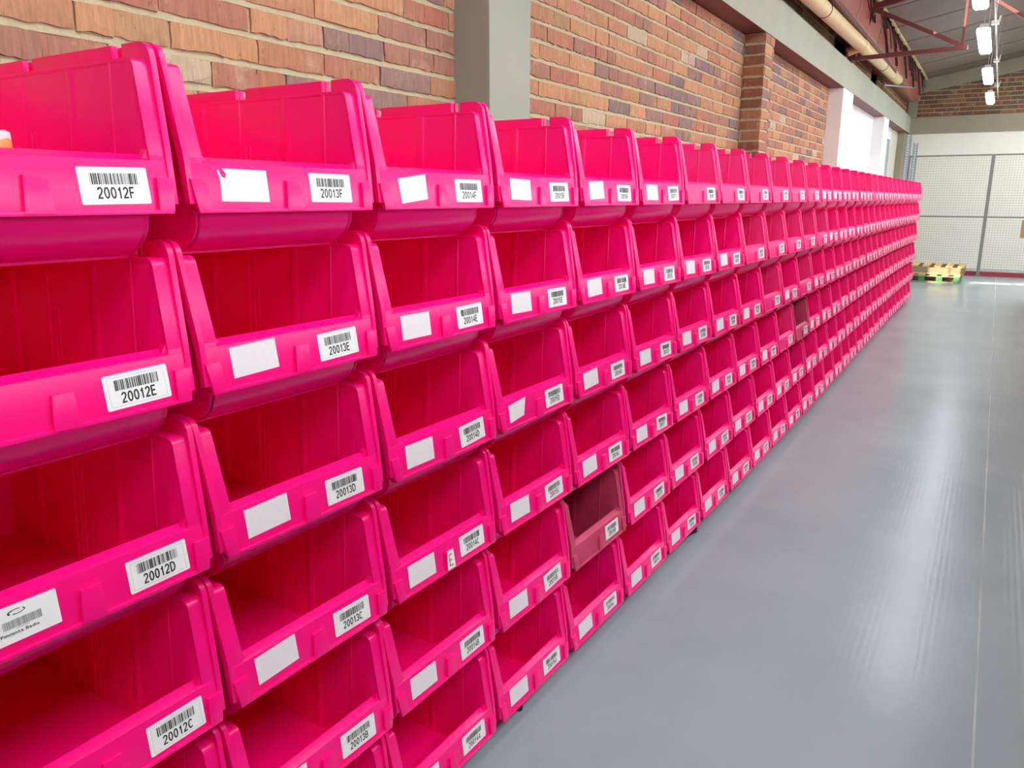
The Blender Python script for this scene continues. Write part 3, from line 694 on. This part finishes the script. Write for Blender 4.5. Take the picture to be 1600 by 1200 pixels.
# ribbed black feet peeping out under the bottom row
def foot(x, y, ang, L):
    m = MB(); n = 6
    for i in range(n):
        a = -L / 2 + L * i / n; m.box(a + 0.001, a + L / n - 0.001, -0.011, 0.011, 0.003, 0.026)
    m.box(-L / 2, L / 2, -0.007, 0.007, 0.0, 0.02)
    o = m.build('ribbed_foot', m_rubber, bevel=0.002); o.location = (x, y, 0); o.rotation_euler = (0, 0, ang); return o
f1 = foot(-1.030, 1.757, 2.07, 0.06); tag(f1, 'black ribbed foot under the bottom-row bin 20015A', 'foot', 'black feet under the bottom row')
f2 = foot(-1.0, 3.172, 1.28, 0.11); tag(f2, 'black ribbed foot under the bottom-row bin 20018A', 'foot', 'black feet under the bottom row')

# ---------------------------------------------------------------- overhead: gutter, pipe, trusses, lights
g = thing('box_gutter', 'wide maroon sheet metal gutter hanging along the eaves', 'gutter', (-1.85, 7, 3.4))
m = MB()
arc = [(-1.645, 3.86), (-1.648, 3.46), (-1.67, 3.40), (-1.72, 3.37), (-1.80, 3.36), (-2.0, 3.38), (-2.06, 3.44), (-2.08, 3.8)]
inn = off_in(arc, -0.004)
m.prism(arc + inn[::-1], YB, 18.9); m.prism([(-1.65, 3.84), (-1.648, 3.46), (-1.67, 3.40), (-1.72, 3.37), (-1.80, 3.36), (-2.0, 3.38), (-2.06, 3.44), (-2.08, 3.8)], 18.88, 18.9)
place(m.build('gutter_trough', m_gutter, smooth=0.7), g)
for y in (7.9, 9.1, 10.3, 12.1, 13.3, 14.5, 15.7, 16.9, 18.1):
    m = MB(); m.bar((-1.64, y, 3.40), (-1.64, y + 0.45, 3.84), 0.008); place(tag(m.build('wire_strap', m_conduit), 'thin pale strap'), g)
m = MB(); m.bar((-1.64, YB, 3.36), (-1.64, 14.3, 3.36), 0.045, 0.05); place(m.build('edge_angle', m_steel_red), g)
rj = random.Random(8)
for i in range(22):
    m = MB()
    y = 10.2 + i * 0.4 + rj.uniform(-.04, .04); m.bar((-1.63, y, 3.84), (-1.60 + rj.uniform(-.01, .02), y + rj.uniform(.1, .5), 3.52 + rj.uniform(0, .22)), rj.choice((0.012, 0.02, 0.03)), 0.008)
    place(m.build('gutter_bracket', m_dark), g)
for y in (12.4, 13.6, 15.1, 16.4, 17.7):
    m = MB(); m.bar((-1.63, y, 3.86), (-1.60, y + 0.5, 3.42), 0.035, 0.01); place(m.build('gutter_bracket', m_dark), g)
m = MB(); y = 8.0; prof = []  # foam strip whose pale colour also stands for daylight through the gaps
while y < YF - 0.05:
    prof.append((y, rj.choice((0.006, 0.01, 0.02, 0.035, 0.05)))); y += rj.uniform(0.03, 0.09)
for (a, da), (b, db) in zip(prof[:-1], prof[1:]):
    t0 = roofz(-1.6) - 0.004
    if not m.v: m.v += [(-1.60, a, t0), (-1.60, a, t0 - da), (-1.57, a, t0 - da), (-1.57, a, t0)]
    k = len(m.v); m.v += [(-1.60, b, t0), (-1.60, b, t0 - db), (-1.57, b, t0 - db), (-1.57, b, t0)]
    for q in range(4): m.f.append((k - 4 + q, k - 4 + (q + 1) % 4, k + (q + 1) % 4, k + q)); m.m.append(0)
o = m.build('eaves_foam_filler', m_foam); tag(o, 'ragged foam filler above the gutter, daylight through its gaps put into its pale colour', 'foam filler')

g = thing('drain_pipe', 'long cream plastic drain pipe running along the top of the wall', 'pipe', (-1.70, 9, 3.25))
pz = lambda y: 3.243 + (y - 8.667) * (3.369 - 3.243) / (15.34 - 8.667)
m = MB(); m.tube((-1.70, YB, pz(YB)), (-1.70, 15.34, pz(15.34)), 0.076, 32); place(m.build('pipe_run', m_pvc, smooth=0.7), g)
for y in (11.25, 14.55):
    m = MB(); m.tube((-1.70, y - 0.10, pz(y - .1)), (-1.70, y + 0.10, pz(y + .1)), 0.083, 32)
    if y < 12: m.tube((-1.70, y, pz(y)), (-1.86, y, pz(y) - 0.06), 0.06, 24)
    place(m.build('pipe_coupling', m_pvc, bevel=0.002, smooth=0.7), g)
for y in (5.2, 8.75, 13.3):
    m = MB(); n = 28
    for i in range(n):
        a, b = 2 * PI * i / n, 2 * PI * (i + 1) / n
        m.bar((-1.70 + .079 * math.cos(a), y, pz(y) + .079 * math.sin(a)), (-1.70 + .079 * math.cos(b), y, pz(y) + .079 * math.sin(b)), 0.006)
    m.bar((-1.70 + .079, y, pz(y)), (-1.64, y, 3.42), 0.006)
    place(m.build('pipe_hanger', m_dark), g)

def truss(y, first):
    g = thing('roof_truss', 'dark red steel roof truss %s' % ('crossing over the drain pipe halfway along the wall' if first else 'nearest the camera above the aisle'), 'roof truss', (-1.80, y, 3.13), 'dark red steel roof trusses')
    def part(n, a, b, w, h=None, label=None):
        m = MB(); m.bar((a[0], y, a[1]), (b[0], y, b[1]), w, h); o = place(m.build(n, m_steel_red, bevel=0.003), g); return o
    part('bottom_chord', (-1.82, 3.155), (-0.54, 3.185), 0.05); part('bottom_chord', (0.36, 3.19), (6.8, 3.19), 0.05)
    part('top_chord', (-1.62, 3.74), (6.9, roofz(6.9) - 0.12), 0.07)
    part('web_brace', (-1.80, 3.17), (-1.60, 3.74), 0.05)
    x0, x1 = -1.58, -0.56
    part('web_brace', (-1.58, 3.70), (-0.57, 3.19), 0.045)
    part('web_brace', (-0.60, 3.19), (-0.60, roofz(-0.6) - 0.12), 0.028)
    part('web_brace', (-0.50, 3.80), (0.38, 3.19), 0.035)
    for k in range(5):
        xa = 0.38 + k * 1.1; part('web_brace', (xa, 3.19), (xa, roofz(xa) - 0.12), 0.03); part('web_brace', (xa + 0.05, roofz(xa) - 0.15), (xa + 1.08, 3.2), 0.035)
    m = MB(); m.box(-1.90, -1.78, y - 0.07, y + 0.07, 3.12, 3.135); m.box(-1.86, -1.80, y - 0.05, y + 0.05, 3.135, 3.30); place(m.build('bearing_plate', m_steel_red), g)
truss(11.34, True); truss(4.4, False)
# purlins run along the hall under the roof
for i, x in enumerate((-1.52, -0.62, 0.45, 3.6, 4.9, 6.2)):
    pass
m = MB(); m.bar((-1.80, 14.5, 3.20), (-1.61, 17.4, 3.47), 0.022); o = m.build('tie_rod', m_galv); tag(o, 'pale galvanised rod between the far beam top and the gutter end', 'rod')

def lamp(y, label):
    g = thing('ceiling_light', label, 'ceiling light', (-0.37, y, 3.2), 'strip lights hanging in a row above the aisle')
    m = MB(); L = 0.75
    m.prism([(-0.05, 3.235), (0.05, 3.235), (0.035, 3.275), (-0.035, 3.275)], y - L, y + L); m.v = [(x - 0.37, yy, z) for x, yy, z in m.v]
    place(m.build('lamp_housing', m_fix, bevel=0.002), g)
    m = MB(); m.prism([(-0.062, 3.234), (-0.066, 3.205), (-0.045, 3.180), (0.045, 3.180), (0.066, 3.205), (0.062, 3.234)], y - L + 0.01, y + L - 0.01); m.v = [(x - 0.37, yy, z) for x, yy, z in m.v]
    place(tag(m.build('diffuser', m_tube, bevel=0.004, smooth=0.8), 'glowing cool white diffuser'), g)
    for d in (-0.68, 0.68):
        m = MB(); m.bar((-0.37, y + d, 3.27), (-0.37, y + d, roofz(-0.37) - 0.004), 0.006); place(m.build('hanging_wire', m_conduit), g)
for y, lb in ((-1.35, 'strip light hanging nearest the back wall'), (1.95, 'strip light hanging over the first bins'), (5.2, 'strip light hanging just before the nearest truss brace'),
              (8.45, 'nearest lit strip light in view, cut off by the top edge'), (11.2, 'second lit strip light in view along the row'),
              (14.35, 'third lit strip light in view, in front of the gable beam'), (17.45, 'farthest lit strip light, hanging in front of the gable brickwork')):
    lamp(y, lb)
g = thing('cable_conduit', 'thin pale cable conduit running beside the strip lights', 'conduit', (-0.28, 8, 3.4))
m = MB(); m.tube((-0.29, YB, 3.4), (-0.275, YF - 0.03, 3.4), 0.011, 10); place(m.build('conduit_tube', m_conduit, smooth=0.7), g)
for y in (4.9, 8.1, 11.16, 14.12, 17.1):
    m = MB(); m.box(-0.325, -0.245, y - 0.03, y + 0.03, 3.375, 3.42); m.bar((-0.25, y, 3.4), (-0.24, y, 3.47), 0.02); m.bar((-0.285, y, 3.4), (-0.285, y, roofz(-0.285) - 0.012), 0.005)
    place(m.build('junction_fitting', m_conduit, bevel=0.003), g)

# ---------------------------------------------------------------- fence, pallets and racks at the far end
g = thing('mesh_fence', 'grey framed wire mesh fence across the far end of the aisle', 'fence', (0, 17.5, 0))
px = [-1.60, -0.19, 1.22, 2.63, 4.04, 5.45, 6.86]
for x in px:
    m = MB(); m.box(x - 0.03, x + 0.03, 17.48, 17.54, 0, 2.235); m.box(x - 0.06, x + 0.06, 17.45, 17.57, 0, 0.012); place(m.build('fence_post', m_post, bevel=0.004), g)
for z in (2.225, 1.103):
    m = MB(); m.box(px[0], px[-1], 17.495, 17.52, z - 0.014, z + 0.014); place(m.build('fence_rail', m_post), g)
for a, b in zip(px[:-1], px[1:]):
    m = MB(); x = a + 0.05
    while x < b - 0.03: m.box(x - 0.0015, x + 0.0015, 17.488, 17.492, 0.09, 2.21); x += 0.045
    z = 0.10
    while z < 2.21: m.box(a + 0.03, b - 0.03, 17.492, 17.496, z - 0.0015, z + 0.0015); z += 0.045
    place(m.build('wire_mesh_panel', m_wire, recalc=False), g)
m = MB(); m.box(-2.0, 7.0, 17.58, 17.70, 0, 0.085); struct(m.build('trim_13', m_kerb, bevel=0.004), 'low pink-red painted kerb behind the mesh fence', 'kerb')

def upright(x, y, h, label, w=0.07):
    m = MB(); m.box(x, x + 0.006, y, y + 0.05, 0, h); m.box(x + w - 0.006, x + w, y, y + 0.05, 0, h)
    z = 0.0
    while z < h - 0.03:
        m.box(x, x + w, y, y + 0.004, z, z + 0.028); m.box(x, x + w * 0.36, y, y + 0.004, z + 0.028, z + 0.05); m.box(x + w * 0.64, x + w, y, y + 0.004, z + 0.028, z + 0.05); z += 0.05
    m.box(x - 0.01, x + w + 0.01, y - 0.01, y + 0.06, 0, 0.006)
    return tag(m.build('rack_upright', m_galv), label, 'rack upright', 'galvanised perforated rack uprights')
upright(-1.66, 17.25, 2.62, 'taller galvanised perforated upright next to the grey corner column', 0.09)
upright(-1.52, 17.3, 2.47, 'shorter galvanised upright just in front of the mesh fence')

def pallet(x0, y0, z0, Lx, Ly, label, boards, blocks, stringer):
    g = thing('wooden_pallet', label, 'pallet', (x0 + Lx / 2, y0 + Ly / 2, z0), 'two stacked wooden pallets')
    nb = 7
    for i in range(nb):
        w = 0.105; x = x0 + i * (Lx - w) / (nb - 1)
        m = MB(); m.box(x, x + w, y0, y0 + Ly, z0 + 0.122, z0 + 0.144); place(m.build('deck_board', boards, bevel=0.002), g)
    for j in range(3):
        yy = y0 + j * (Ly - 0.10) / 2
        m = MB(); m.box(x0, x0 + Lx, yy, yy + 0.10, z0, z0 + 0.02); place(m.build('bottom_board', m_wood2 if not stringer else boards, bevel=0.002), g)
        if stringer:
            m = MB(); m.box(x0, x0 + Lx, yy, yy + 0.06, z0 + 0.022, z0 + 0.120); place(m.build('stringer', m_wood2, bevel=0.002), g)
        else:
            m = MB(); m.box(x0, x0 + Lx, yy, yy + 0.10, z0 + 0.102, z0 + 0.121); place(m.build('stringer_board', m_wood2, bevel=0.002), g)
            for q in range(5):
                xx = x0 + q * (Lx - 0.10) / 4
                m = MB(); m.box(xx, xx + 0.10, yy, yy + 0.10, z0 + 0.021, z0 + 0.101); place(tag(m.build('block', blocks, bevel=0.002), 'green painted block'), g)
pallet(-1.62, 15.75, 0.0, 1.2, 1.0, 'lower wooden pallet with green blocks standing on the floor', m_wood, m_green, False)
pallet(-1.58, 15.78, 0.146, 1.2, 1.0, 'upper wooden pallet with pale deck boards, topmost of the stack', m_wood, m_green, True)
m = MB(); m.box(0.40, 0.75, 17.40, 17.44, 0.74, 1.06); o = m.build('cardboard_sheet', m_card, bevel=0.006); tag(o, 'brown cardboard piece fixed to the mesh fence at the right edge', 'cardboard')
